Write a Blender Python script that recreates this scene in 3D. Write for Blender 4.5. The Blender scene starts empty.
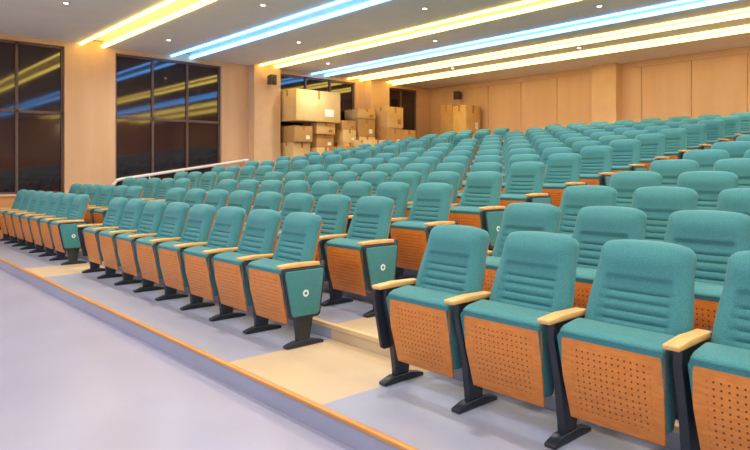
import bpy, bmesh, math, random
from mathutils import Vector, Matrix
random.seed(4)
scene = bpy.context.scene
try:
    scene.view_settings.view_transform = 'Standard'
except Exception:
    pass

def lin(c):
    return tuple(((v/255)/12.92 if v/255 <= 0.04045 else ((v/255+0.055)/1.055)**2.4) for v in c)+(1.0,)

# ---------------------------------------------------------------- materials
def new_mat(name):
    m = bpy.data.materials.new(name); m.use_nodes = True
    nt = m.node_tree
    return m, nt, nt.nodes['Principled BSDF']

def noise_mat(name, c1, c2, scale=20, rough=0.6, bump=0.0, stretch=(1,1,1), spec=0.5, detail=4):
    m, nt, p = new_mat(name)
    tc = nt.nodes.new('ShaderNodeTexCoord'); mp = nt.nodes.new('ShaderNodeMapping')
    mp.inputs['Scale'].default_value = stretch
    nz = nt.nodes.new('ShaderNodeTexNoise'); nz.inputs['Scale'].default_value = scale
    nz.inputs['Detail'].default_value = detail
    rp = nt.nodes.new('ShaderNodeValToRGB')
    rp.color_ramp.elements[0].position = 0.3; rp.color_ramp.elements[1].position = 0.7
    rp.color_ramp.elements[0].color = lin(c1); rp.color_ramp.elements[1].color = lin(c2)
    nt.links.new(tc.outputs['Object'], mp.inputs['Vector'])
    nt.links.new(mp.outputs[0], nz.inputs['Vector'])
    nt.links.new(nz.outputs['Fac'], rp.inputs['Fac'])
    nt.links.new(rp.outputs['Color'], p.inputs['Base Color'])
    p.inputs['Roughness'].default_value = rough
    p.inputs['Specular IOR Level'].default_value = spec
    if bump > 0:
        b = nt.nodes.new('ShaderNodeBump'); b.inputs['Strength'].default_value = bump
        b.inputs['Distance'].default_value = 0.01
        nt.links.new(nz.outputs['Fac'], b.inputs['Height'])
        nt.links.new(b.outputs['Normal'], p.inputs['Normal'])
    return m

def emit_mat(name, col, strength):
    m, nt, p = new_mat(name)
    p.inputs['Base Color'].default_value = lin((250,250,250))
    p.inputs['Emission Color'].default_value = lin(col)
    p.inputs['Emission Strength'].default_value = strength
    return m

M_teal = noise_mat('teal_fabric', (62,126,132), (80,143,147), 160, 0.85, 0.2, spec=0.15)
M_teal.node_tree.nodes['Principled BSDF'].inputs['Sheen Weight'].default_value = 0.12
M_dark = noise_mat('dark_steel', (28,34,44), (36,42,54), 30, 0.4)
M_armwood = noise_mat('beech_wood', (222,168,98), (238,188,118), 14, 0.35, stretch=(6,1,6))
M_backwood = noise_mat('plywood_shell', (190,108,48), (206,124,60), 10, 0.4, stretch=(8,8,1))
M_gap = noise_mat('panel_backing', (140,100,68), (150,110,76), 6, 0.7)
M_white = noise_mat('white_badge', (230,238,240), (240,246,248), 10, 0.5)

def perforated():
    m, nt, p = new_mat('perforated_plywood')
    N = nt.nodes; L = nt.links
    tc = N.new('ShaderNodeTexCoord'); sep = N.new('ShaderNodeSeparateXYZ')
    L.new(tc.outputs['Object'], sep.inputs[0])
    def mth(op, a, b=None, c=None):
        n = N.new('ShaderNodeMath'); n.operation = op
        for i, v in enumerate((a, b, c)):
            if v is None: continue
            if isinstance(v, (int, float)): n.inputs[i].default_value = v
            else: L.new(v, n.inputs[i])
        return n.outputs[0]
    pitch = 0.028
    def cell(v, off):
        a = mth('ADD', v, off)
        a = mth('DIVIDE', a, pitch)
        a = mth('FRACT', a)
        a = mth('SUBTRACT', a, 0.5)
        return mth('MULTIPLY', a, pitch)
    cx = cell(sep.outputs['X'], 9.1); cz = cell(sep.outputs['Z'], 9.1)
    d = mth('SQRT', mth('ADD', mth('MULTIPLY', cx, cx), mth('MULTIPLY', cz, cz)))
    dot = mth('LESS_THAN', d, 0.0044)
    mx = mth('LESS_THAN', mth('ABSOLUTE', sep.outputs['X']), 0.18)
    mz = mth('LESS_THAN', mth('ABSOLUTE', mth('SUBTRACT', sep.outputs['Z'], 0.36)), 0.15)
    msk = mth('MULTIPLY', dot, mth('MULTIPLY', mx, mz))
    mp = N.new('ShaderNodeMapping'); mp.inputs['Scale'].default_value = (3, 3, 14)
    nz = N.new('ShaderNodeTexNoise'); nz.inputs['Scale'].default_value = 5
    rp = N.new('ShaderNodeValToRGB')
    rp.color_ramp.elements[0].position = 0.3; rp.color_ramp.elements[1].position = 0.7
    rp.color_ramp.elements[0].color = lin((202,118,44)); rp.color_ramp.elements[1].color = lin((218,134,56))
    L.new(tc.outputs['Object'], mp.inputs[0]); L.new(mp.outputs[0], nz.inputs['Vector'])
    L.new(nz.outputs['Fac'], rp.inputs[0])
    mix = N.new('ShaderNodeMix'); mix.data_type = 'RGBA'
    L.new(msk, mix.inputs['Factor']); L.new(rp.outputs[0], mix.inputs[6])
    mix.inputs[7].default_value = lin((84,40,20))
    L.new(mix.outputs[2], p.inputs['Base Color'])
    p.inputs['Roughness'].default_value = 0.4
    return m
M_perf = perforated()

M_lower = noise_mat('vinyl_floor', (156,156,178), (166,166,187), 1.2, 0.30, detail=8)
M_wallwood = noise_mat('wall_wood_panel', (210,166,128), (220,178,140), 3, 0.5, stretch=(1,1,0.15))
M_dado = noise_mat('dado_wood', (202,136,82), (212,148,94), 3, 0.45, stretch=(1,1,0.15))
M_pil = noise_mat('pilaster_paint', (218,176,136), (224,186,146), 3, 0.6)
M_ceil = noise_mat('ceiling_paint', (230,222,216), (236,228,222), 2, 0.8)
M_nose = noise_mat('nosing_wood', (206,140,72), (220,158,88), 4, 0.4, stretch=(0.3,5,5))
M_nose2 = noise_mat('nosing_pale', (222,188,140), (232,200,154), 4, 0.45, stretch=(0.3,5,5))
M_frame = noise_mat('window_frame_metal', (96,72,66), (106,80,74), 10, 0.4)
M_rail = noise_mat('rail_steel', (226,216,208), (236,228,222), 10, 0.25)
M_cards = [noise_mat('cardboard', (206,162,96), (220,178,112), 4, 0.85),
           noise_mat('cardboard_light', (218,180,116), (230,194,132), 4, 0.85),
           noise_mat('cardboard_dark', (182,136,76), (196,150,90), 4, 0.85)]
M_tape = noise_mat('packing_tape', (160,110,52), (170,120,60), 10, 0.3)
M_label = noise_mat('paper_label', (236,228,210), (242,236,220), 10, 0.7)
M_spk = noise_mat('speaker_plastic', (60,56,56), (70,66,66), 30, 0.6)
M_glass, _nt, _p = new_mat('night_window_glass')
_p.inputs['Base Color'].default_value = lin((44,28,34)); _p.inputs['Roughness'].default_value = 0.05
_p.inputs['Specular IOR Level'].default_value = 0.7
M_warm = emit_mat('led_warm', (255,218,96), 8)
M_blue = emit_mat('led_blue', (80,170,255), 8)
M_down = emit_mat('downlight_led', (255,248,235), 10)

X0, X1 = -13.9, 6.0
YB = 15.0
A1 = (-3.84, -2.79)
A2 = (-9.40, -8.48)

def tier_floor_mat():
    m, nt, p = new_mat('tier_floor_vinyl')
    N = nt.nodes; L = nt.links
    tc = N.new('ShaderNodeTexCoord'); sep = N.new('ShaderNodeSeparateXYZ')
    L.new(tc.outputs['Object'], sep.inputs[0])
    def band(a, b):
        n1 = N.new('ShaderNodeMath'); n1.operation = 'GREATER_THAN'; L.new(sep.outputs['X'], n1.inputs[0]); n1.inputs[1].default_value = a
        n2 = N.new('ShaderNodeMath'); n2.operation = 'LESS_THAN'; L.new(sep.outputs['X'], n2.inputs[0]); n2.inputs[1].default_value = b
        n3 = N.new('ShaderNodeMath'); n3.operation = 'MULTIPLY'; L.new(n1.outputs[0], n3.inputs[0]); L.new(n2.outputs[0], n3.inputs[1])
        return n3.outputs[0]
    ad = N.new('ShaderNodeMath'); ad.operation = 'ADD'; ad.use_clamp = True
    L.new(band(*A1), ad.inputs[0]); L.new(band(*A2), ad.inputs[1])
    nz = N.new('ShaderNodeTexNoise'); nz.inputs['Scale'].default_value = 1.5; nz.inputs['Detail'].default_value = 8
    L.new(tc.outputs['Object'], nz.inputs['Vector'])
    def ramp(a, b):
        r = N.new('ShaderNodeValToRGB'); r.color_ramp.elements[0].position = .3; r.color_ramp.elements[1].position = .7
        r.color_ramp.elements[0].color = lin(a); r.color_ramp.elements[1].color = lin(b)
        L.new(nz.outputs['Fac'], r.inputs[0]); return r.outputs[0]
    mix = N.new('ShaderNodeMix'); mix.data_type = 'RGBA'
    L.new(ad.outputs[0], mix.inputs['Factor'])
    L.new(ramp((156,162,184), (166,172,192)), mix.inputs[6])
    L.new(ramp((202,178,144), (212,188,154)), mix.inputs[7])
    L.new(mix.outputs[2], p.inputs['Base Color'])
    p.inputs['Roughness'].default_value = 0.35
    return m
M_tier = tier_floor_mat()

# ---------------------------------------------------------------- mesh builder
class MB:
    def __init__(self):
        self.bm = bmesh.new(); self.mats = []
    def mi(self, mat):
        if mat not in self.mats: self.mats.append(mat)
        return self.mats.index(mat)
    def add(self, tmp, mat, smooth=True):
        i = self.mi(mat)
        bmesh.ops.recalc_face_normals(tmp, faces=tmp.faces[:])
        for f in tmp.faces:
            f.material_index = i; f.smooth = smooth
        me = bpy.data.meshes.new('tmp'); tmp.to_mesh(me); tmp.free()
        self.bm.from_mesh(me); bpy.data.meshes.remove(me)
    def box(self, x0, x1, y0, y1, z0, z1, mat, bevel=0.0, seg=2):
        t = bmesh.new()
        bmesh.ops.create_cube(t, size=1)
        for v in t.verts:
            v.co = Vector(((x0+x1)/2+v.co.x*(x1-x0), (y0+y1)/2+v.co.y*(y1-y0), (z0+z1)/2+v.co.z*(z1-z0)))
        if bevel > 0:
            bmesh.ops.bevel(t, geom=t.edges[:], offset=bevel, segments=seg, affect='EDGES', profile=0.5)
        self.add(t, mat, bevel > 0)
    def prism(self, pts, x0, x1, mat, bevel=0.0, seg=2, taper=None):
        t = bmesh.new()
        def sx(x, y, z): return x*(taper(y, z) if taper else 1)
        a = [t.verts.new((sx(x0, y, z), y, z)) for y, z in pts]
        b = [t.verts.new((sx(x1, y, z), y, z)) for y, z in pts]
        t.faces.new(a); t.faces.new(b[::-1])
        n = len(pts)
        for i in range(n):
            t.faces.new((a[i], b[i], b[(i+1) % n], a[(i+1) % n]))
        if bevel > 0:
            bmesh.ops.bevel(t, geom=t.edges[:], offset=bevel, segments=seg, affect='EDGES', profile=0.5)
        self.add(t, mat, bevel > 0)
    def mesh(self, name, angle=40):
        me = bpy.data.meshes.new(name)
        self.bm.to_mesh(me); self.bm.free()
        for m in self.mats: me.materials.append(m)
        try: me.set_sharp_from_angle(angle=math.radians(angle))
        except Exception: pass
        return me
    def obj(self, name, angle=40, loc=(0,0,0)):
        o = bpy.data.objects.new(name, self.mesh(name, angle))
        o.location = loc
        scene.collection.objects.link(o)
        return o

def sstep(a, b, x):
    t = max(0, min(1, (x-a)/(b-a))); return t*t*(3-2*t)

# ---------------------------------------------------------------- chair
def backrest(mb):
    NU, NV = 28, 72
    a = math.radians(17)
    B = Vector((0, 0.085, 0.39)); T = Vector((0, math.sin(a), math.cos(a))); Nn = Vector((0, -math.cos(a), math.sin(a)))
    Lh = 0.605
    def hw(v):
        w = 0.247 - 0.032*sstep(0.30, 0.95, v) + 0.005*math.exp(-((v-0.9)/0.1)**2)
        rv, rw = 0.10, 0.055
        if v > 1-rv:
            q = (v-(1-rv))/rv
            w -= rw*(1-math.sqrt(max(0, 1-q*q)))
        rv, rw = 0.06, 0.03
        if v < rv:
            q = (rv-v)/rv
            w -= rw*(1-math.sqrt(max(0, 1-q*q)))
        return w
    def pos(u, v, d, sc=1.0):
        x = u*hw(v)*sc
        s = v*Lh - 0.014*(abs(u)**2.2)*sstep(0.8, 1, v)
        curve = 0.018*math.cos(math.pi*(v-0.3))
        wrap = 0.018*u*u
        return B + T*s + Nn*(d+curve*0.6+wrap) + Vector((x, 0, 0))
    def depth(u, v):
        d = 0.022 + 0.05*(1-abs(u)**7)*(1-abs(2*v-1)**14)
        d += 0.018*math.exp(-((v-0.83)/0.10)**2)*(1-abs(u)**4)
        inner = 1-sstep(0.60, 0.68, abs(u))
        zone = sstep(0.05, 0.09, v)*(1-sstep(0.66, 0.70, v))
        d -= 0.015*inner*zone
        for k in range(5):
            vc = 0.27+0.075*k
            d -= 0.013*math.exp(-((v-vc)/0.010)**2)*inner*zone
        d -= 0.012*math.exp(-((abs(u)-0.66)/0.03)**2)*zone
        return d
    t = bmesh.new()
    us = [math.sin(math.pi/2*(2*i/NU-1))*0.35+0.65*(2*i/NU-1) for i in range(NU+1)]
    vs = [j/NV for j in range(NV+1)]
    F = [[t.verts.new(pos(u, v, depth(u, v))) for u in us] for v in vs]
    R = [[t.verts.new(pos(u, v, -0.012-0.008*(1-u*u))) for u in us] for v in vs]
    for j in range(NV):
        for i in range(NU):
            t.faces.new((F[j][i], F[j][i+1], F[j+1][i+1], F[j+1][i]))
            t.faces.new((R[j][i], R[j+1][i], R[j+1][i+1], R[j][i+1]))
        t.faces.new((F[j][0], F[j+1][0], R[j+1][0], R[j][0]))
        t.faces.new((F[j][NU], R[j][NU], R[j+1][NU], F[j+1][NU]))
    for i in range(NU):
        t.faces.new((F[0][i], R[0][i], R[0][i+1], F[0][i+1]))
        t.faces.new((F[NV][i], F[NV][i+1], R[NV][i+1], R[NV][i]))
    mb.add(t, M_teal)
    t = bmesh.new()
    vs2 = [0.02+0.90*j/20 for j in range(21)]
    us2 = [2*i/10-1 for i in range(11)]
    G = [[t.verts.new(pos(u, v, -0.020, 0.94)) for u in us2] for v in vs2]
    H = [[t.verts.new(pos(u, v, -0.036, 0.94)) for u in us2] for v in vs2]
    for j in range(20):
        for i in range(10):
            t.faces.new((G[j][i], G[j][i+1], G[j+1][i+1], G[j+1][i]))
            t.faces.new((H[j][i], H[j+1][i], H[j+1][i+1], H[j][i+1]))
        t.faces.new((G[j][0], G[j+1][0], H[j+1][0], H[j][0]))
        t.faces.new((G[j][10], H[j][10], H[j+1][10], G[j+1][10]))
    for i in range(10):
        t.faces.new((G[0][i], H[0][i], H[0][i+1], G[0][i+1]))
        t.faces.new((G[20][i], G[20][i+1], H[20][i+1], H[20][i]))
    mb.add(t, M_backwood)

def seat(mb):
    tp = lambda y, z: 0.91+0.09*sstep(0.15, 0.5, z)
    mb.prism([(-0.150, 0.545), (-0.130, 0.36), (-0.085, 0.155), (-0.070, 0.16), (-0.113, 0.36), (-0.132, 0.545)],
             -0.240, 0.240, M_perf, 0.004, 2, tp)
    mb.prism([(-0.150, 0.548), (-0.125, 0.36), (-0.082, 0.20), (0.0, 0.19), (0.045, 0.36), (0.060, 0.57), (0.015, 0.605), (-0.115, 0.590), (-0.160, 0.568)],
             -0.242, 0.242, M_teal, 0.018, 4, tp)
    mb.box(-0.28, 0.28, 0.02, 0.05, 0.24, 0.28, M_dark, 0.005)

def standard(mb, x, end=0):
    th = 0.020
    prof = [(-0.14, 0.592), (-0.145, 0.52), (-0.075, 0.26), (-0.052, 0.10), (-0.052, 0.03),
            (0.060, 0.03), (0.060, 0.10), (0.10, 0.26), (0.155, 0.45), (0.16, 0.592)]
    mb.prism(prof, x-th, x+th, M_dark, 0.006, 2)
    mb.prism([(-0.150, 0.0), (-0.150, 0.020), (-0.065, 0.045), (0.075, 0.045), (0.185, 0.020), (0.185, 0.0)],
             x-0.030, x+0.030, M_dark, 0.005, 2)
    mb.prism([(0.06, 0.36), (0.06, 0.46), (0.19, 0.62), (0.22, 0.60), (0.13, 0.40)], x-0.014, x+0.014, M_dark, 0.004, 1)
    mb.prism([(-0.200, 0.592), (-0.208, 0.602), (-0.206, 0.616), (-0.05, 0.624), (0.14, 0.620), (0.15, 0.606), (0.145, 0.592)],
             x-0.033, x+0.033, M_armwood, 0.006, 3)
    if end:
        s = end
        def span(a, b):
            return (x+s*a, x+s*b) if s > 0 else (x+s*b, x+s*a)
        x0, x1 = span(0.016, 0.040)
        mb.prism([(-0.190, 0.588), (-0.200, 0.55), (-0.135, 0.225), (-0.115, 0.212), (0.125, 0.212), (0.145, 0.225), (0.19, 0.55), (0.185, 0.588)],
                 x0, x1, M_dark, 0.006, 2)
        x0, x1 = span(0.030, 0.050)
        mb.prism([(-0.172, 0.572), (-0.178, 0.54), (-0.120, 0.25), (-0.102, 0.232), (0.112, 0.232), (0.128, 0.25), (0.170, 0.54), (0.167, 0.572)],
                 x0, x1, M_teal, 0.008, 3)
        t = bmesh.new()
        bmesh.ops.create_cone(t, cap_ends=True, segments=24, radius1=0.026, radius2=0.026, depth=0.004,
                              matrix=Matrix.Translation((x+s*0.051, 0, 0.40)) @ Matrix.Rotation(math.pi/2, 4, 'Y'))
        mb.add(t, M_white)
        t = bmesh.new()
        bmesh.ops.create_cone(t, cap_ends=True, segments=20, radius1=0.012, radius2=0.012, depth=0.003,
                              matrix=Matrix.Translation((x+s*0.0535, 0, 0.40)) @ Matrix.Rotation(math.pi/2, 4, 'Y'))
        mb.add(t, M_teal)

S = 0.58
def chair_mesh(kind):
    mb = MB(); backrest(mb); seat(mb)
    if kind == 'mid': standard(mb, -S/2)
    if kind == 'L': standard(mb, -S/2, -1)
    if kind == 'R':
        standard(mb, -S/2); standard(mb, S/2, 1)
    return mb.mesh('auditorium_chair_'+kind, 50)
CH = {k: chair_mesh(k) for k in ('mid', 'L', 'R')}

NR, PITCH, RISE, YF = 14, 0.78, 0.112, 2.72
def fz(k): return RISE*k
blocks = [(-2.79, 1, 8), (-3.84, -1, 8), (-9.40, -1, 7)]
left_counts = [7, 6, 5] + [4]*11
for k in range(NR):
    for bi, (xs, sg, n) in enumerate(blocks):
        nn = n
        if bi == 2: nn = left_counts[k]
        for i in range(nn):
            x = xs + sg*S*(i+0.5)
            if sg < 0: kind = 'R' if i == 0 else ('L' if i == nn-1 else 'mid')
            else: kind = 'L' if i == 0 else ('R' if i == nn-1 else 'mid')
            o = bpy.data.objects.new('auditorium_chair', CH[kind])
            o.location = (x, YF+PITCH*k, fz(k))
            scene.collection.objects.link(o)

# ---------------------------------------------------------------- floors
LOW = -0.13
mb = MB(); mb.box(X0-0.3, X1+0.3, -7, 2.3, LOW-0.2, LOW, M_lower); mb.obj('floor')
YE0 = 2.08
edges = [YE0] + [YF+PITCH*k-0.50 for k in range(1, NR)]
pts = [(YE0, LOW-0.1)]
for k, ye in enumerate(edges):
    if k > 0: pts.append((ye, fz(k-1)))
    pts.append((ye, fz(k)))
pts += [(YB+0.3, fz(NR-1)), (YB+0.3, LOW-0.1)]
mb = MB(); mb.prism(pts, X0-0.2, X1+0.2, M_tier); mb.obj('floor_tiers')
mb = MB()
mb.box(X0, X1, YE0-0.014, YE0+0.022, -0.018, 0.006, M_nose, 0.004)
mb.box(X0, X1, YE0-0.008, YE0+0.01, LOW, -0.018, M_lower)
mb.obj('trim_1')
mb = MB()
for k in range(1, NR):
    mb.box(X0, X1, edges[k]-0.010, edges[k]+0.035, fz(k)-0.03, fz(k)+0.004, M_nose2, 0.002, 1)
mb.obj('trim_2')

# ---------------------------------------------------------------- ceiling with coves
ZC = 4.0
coves = [(-0.6,'b'), (1.6,'w'), (4.4,'w'), (6.4,'b'), (8.6,'w'), (10.4,'b'), (11.7,'w'), (13.0,'w')]  # coves in front of the seating are out of view, added for extra light
cw = 0.23
pts = [(-3.0, ZC)]
for yc, c in coves:
    pts += [(yc-cw, ZC), (yc-cw, ZC+0.12), (yc+cw, ZC+0.12), (yc+cw, ZC)]
pts += [(YB+0.3, ZC), (YB+0.3, ZC+0.4), (-3.0, ZC+0.4)]
mb = MB(); mb.prism(pts, X0-0.2, X1+0.2, M_ceil); mb.obj('ceiling')
for nm, mat in (('w', M_warm), ('b', M_blue)):
    mb = MB()
    for yc, c in coves:
        if c != nm: continue
        for s in (-1, 1):
            y = yc+s*(cw)
            mb.box(X0+0.02, X1-0.02, y-0.022, y+0.022, ZC-0.035, ZC+0.03, mat)
    mb.obj('cove_led_strip')
mb = MB()
spots = []
for r, y in enumerate([0.4, 3.0, 5.4, 7.5, 9.5, 12.35]):
    x = X0+1.6+(r % 2)*1.6
    while x < X1:
        t = bmesh.new(); bmesh.ops.create_cone(t, cap_ends=True, segments=16, radius1=0.035, radius2=0.035, depth=0.012,
                                              matrix=Matrix.Translation((x, y, ZC-0.004)))
        mb.add(t, M_down, False)
        t = bmesh.new(); bmesh.ops.create_cone(t, cap_ends=True, segments=20, radius1=0.06, radius2=0.055, depth=0.008,
                                              matrix=Matrix.Translation((x, y, ZC-0.0035)))
        mb.add(t, M_pil, False)
        spots.append((x, y)); x += 3.6
mb.obj('ceiling_downlights')
for i, (x, y) in enumerate(spots):
    ld = bpy.data.lights.new('downlight_lamp', 'SPOT')
    ld.energy = 175 if y < 7 else 125; ld.spot_size = math.radians(155); ld.spot_blend = 0.9; ld.shadow_soft_size = 0.08
    ld.color = (1.0, 0.94, 0.87)
    lo = bpy.data.objects.new('downlight_lamp', ld); lo.location = (x, y, ZC-0.06)
    scene.collection.objects.link(lo)

# ---------------------------------------------------------------- walls
mb = MB()
wins = [(-2.3, 0.3), (1.3, 3.87), (4.9, 7.45), (9.15, 11.75), (13.0, 14.35)]
SILL, HEAD = 0.85, 3.9
mb.box(X0-0.25, X0, -3, YB+0.2, LOW-0.1, SILL, M_dado)
mb.box(X0-0.25, X0, -3, YB+0.2, HEAD, ZC+0.1, M_wallwood)
prev = -3
for a, b in wins+[(YB+0.2, None)]:
    mb.box(X0-0.25, X0, prev, a, SILL, HEAD, M_wallwood)
    prev = b
mb.obj('wall_left')
for i, (a, b) in enumerate(wins):
    mb = MB(); xg = X0-0.10
    mb.box(xg-0.01, xg, a, b, SILL, HEAD, M_glass)
    fw = 0.05
    def bar(y0, y1, z0, z1): mb.box(xg-0.03, xg+0.04, y0, y1, z0, z1, M_frame, 0.004, 1)
    bar(a, b, SILL, SILL+fw); bar(a, b, HEAD-fw, HEAD); bar(a, b, 2.48, 2.54)
    n = 3 if b-a > 2 else 2
    for q in range(n+1):
        y = a+(b-a-fw)*q/n
        bar(y, y+fw, SILL, HEAD)
    mb.box(X0-0.09, X0+0.03, a, b, SILL-0.03, SILL+0.01, M_pil, 0.004, 1)
    mb.obj('window_%d' % (i+1))
for (y0, y1) in ((8.2, 8.98), (12.1, 12.85)):
    mb = MB()
    mb.box(X0-0.02, X0+0.28, y0, y1, 0.4, ZC+0.02, M_pil, 0.004, 1)
    mb.obj('wall_left_pilaster')
mb = MB()
mb.box(X0-0.25, X1+0.2, YB, YB+0.25, 1.2, ZC+0.1, M_gap)
x = X0
while x < X1:
    x2 = min(x+1.16, X1)
    mb.box(x+0.006, x2-0.006, YB-0.03, YB+0.01, 1.3, 3.86, M_wallwood, 0.004, 1)
    x += 1.16
mb.box(X0, X1, YB-0.05, YB+0.01, 3.86, ZC+0.02, M_pil, 0.004, 1)
mb.obj('wall_back')
for xa, xb in ((-8.1, -7.45), (-2.2, -1.55), (3.6, 4.25)):
    mb = MB(); mb.box(xa, xb, YB-0.30, YB, 1.3, ZC+0.02, M_pil, 0.004, 1); mb.obj('wall_back_pilaster')
mb = MB()
mb.box(X1, X1+0.25, -3, YB+0.2, LOW-0.1, 1.9, M_dado)
mb.box(X1, X1+0.25, -3, YB+0.2, 1.9, ZC+0.1, M_wallwood)
mb.obj('wall_right')

# ---------------------------------------------------------------- handrail
mb = MB()
def tube(mb, pts, r, mat, seg=10):
    for p, q in zip(pts[:-1], pts[1:]):
        p = Vector(p); q = Vector(q); d = q-p
        t = bmesh.new()
        rot = d.to_track_quat('Z', 'Y').to_matrix().to_4x4()
        bmesh.ops.create_cone(t, cap_ends=True, segments=seg, radius1=r, radius2=r, depth=d.length+r*0.6,
                              matrix=Matrix.Translation((p+q)/2) @ rot)
        mb.add(t, mat)
xr = X0+0.14
def rz(y): return 1.15+(y-5.0)*0.145
tube(mb, [(xr, 4.78, 0.30), (xr, 4.80, 1.02), (xr, 4.88, 1.12), (xr, 5.0, 1.15), (xr, 7.95, 1.58), (xr, 8.1, 1.60)], 0.034, M_rail)
tube(mb, [(xr, 4.80, 0.75), (xr, 5.0, 0.84), (xr, 8.1, 1.29)], 0.016, M_rail)
for y in (5.6, 6.4, 7.2, 8.05):
    tube(mb, [(xr, y, 0.3), (xr, y, rz(y))], 0.016, M_rail)
mb.obj('handrail')

# ---------------------------------------------------------------- cardboard boxes
nb = [0]
def carton(x0, x1, y0, y1, z0, z1, rot=0, label=False):
    mb = MB()
    card = M_cards[nb[0] % 3]; nb[0] += 1
    w, d, h = x1-x0, y1-y0, z1-z0
    mb.box(-w/2, w/2, -d/2, d/2, 0, h, card, 0.010, 2)
    mb.box(-w/2-0.003, w/2+0.003, -0.03, 0.03, h*0.72, h+0.003, M_tape)
    mb.box(-w/2+0.01, w/2-0.01, -0.004, 0.004, h, h+0.005, M_spk)
    mb.box(-0.03, 0.03, -d/2-0.003, d/2+0.003, h*0.80, h+0.002, M_tape)
    mb.box(w/2-0.001, w/2+0.004, d*0.14, d*0.34, h*0.18, h*0.42, M_label if label else M_tape)
    o = mb.obj('cardboard_box', loc=((x0+x1)/2, (y0+y1)/2, z0))
    o.rotation_euler[2] = rot
def fl(y):
    z = 0
    for k, e in enumerate(edges):
        if y >= e-0.02: z = fz(k)
    return z
bx = X0+0.06
def stack(y0, y1, heights, dx=0):
    z = fl(y1)
    for n, h in enumerate(heights):
        off = random.uniform(0.0, 0.10)+dx; s = random.uniform(0.0, 0.06)
        carton(bx+off, bx+0.68+off-random.uniform(0, 0.08), y0+0.02+s, y1-0.02, z, z+h, random.uniform(-0.05, 0.05), n % 2 == 0)
        z += h+0.006
    return z
stack(9.05, 9.66, [0.55, 0.5, 0.42])
stack(9.74, 10.40, [0.42, 0.40, 0.34, 0.30])
carton(bx, bx+0.8, 9.05, 10.50, fl(10.40)+1.492, fl(10.40)+1.492+0.80, 0.015, True)
stack(10.60, 11.15, [0.45, 0.40, 0.36, 0.24])
stack(11.22, 11.90, [0.5, 0.44, 0.50, 0.26])
stack(10.0, 10.6, [0.45, 0.38], dx=0.80)
stack(10.9, 11.5, [0.5, 0.42], dx=0.80)
stack(12.95, 13.6, [0.6, 0.5])
carton(bx+0.36, bx+0.98, 12.05, 12.70, fl(12.7), fl(12.7)+0.55, 0.04)
carton(bx+0.36, bx+0.96, 12.05, 12.66, fl(12.7)+0.555, fl(12.7)+1.10, 0.02, True)
carton(bx+0.38, bx+0.98, 12.08, 12.68, fl(12.7)+1.105, fl(12.7)+1.70, -0.03)
carton(-12.75, -11.65, 14.1, 14.8, fz(13), fz(13)+0.95)
carton(-12.70, -12.24, 14.1, 14.78, fz(13)+0.956, fz(13)+1.85, 0.0)
carton(-12.22, -11.72, 14.1, 14.78, fz(13)+0.956, fz(13)+1.80, 0.0, True)

# ---------------------------------------------------------------- wall speakers
def speaker(x, y, z, rz):
    mb = MB()
    mb.prism([(-0.09, -0.13), (-0.09, 0.13), (0.09, 0.11), (0.09, -0.11)], -0.09, 0.09, M_spk, 0.012, 2)
    for zz, r in ((0.05, 0.03), (-0.04, 0.06)):
        t = bmesh.new(); bmesh.ops.create_cone(t, cap_ends=True, segments=20, radius1=r, radius2=r*0.6, depth=0.02,
                matrix=Matrix.Translation((0, -0.094, zz)) @ Matrix.Rotation(math.pi/2, 4, 'X'))
        mb.add(t, M_dark)
    mb.box(-0.02, 0.02, 0.08, 0.19, -0.02, 0.02, M_dark, 0.003, 1)
    o = mb.obj('wall_speaker', loc=(x, y, z)); o.rotation_euler[2] = rz
speaker(X0+0.47, 8.6, 3.62, math.radians(90))
speaker(-12.6, YB-0.23, 3.66, 0)

# ---------------------------------------------------------------- world + camera
w = bpy.data.worlds.new('world'); scene.world = w; w.use_nodes = True
w.node_tree.nodes['Background'].inputs[0].default_value = (0.98, 0.97, 1.0, 1)
w.node_tree.nodes['Background'].inputs[1].default_value = 0.95

cam = bpy.data.cameras.new('camera'); co = bpy.data.objects.new('camera', cam)
scene.collection.objects.link(co)
co.location = (0, 0, 1.30)
co.rotation_euler = (math.radians(90), 0, math.radians(48))
cam.sensor_width = 36; cam.lens = 624/750*36
cam.shift_y = -53/750
cam.clip_start = 0.05
scene.camera = co
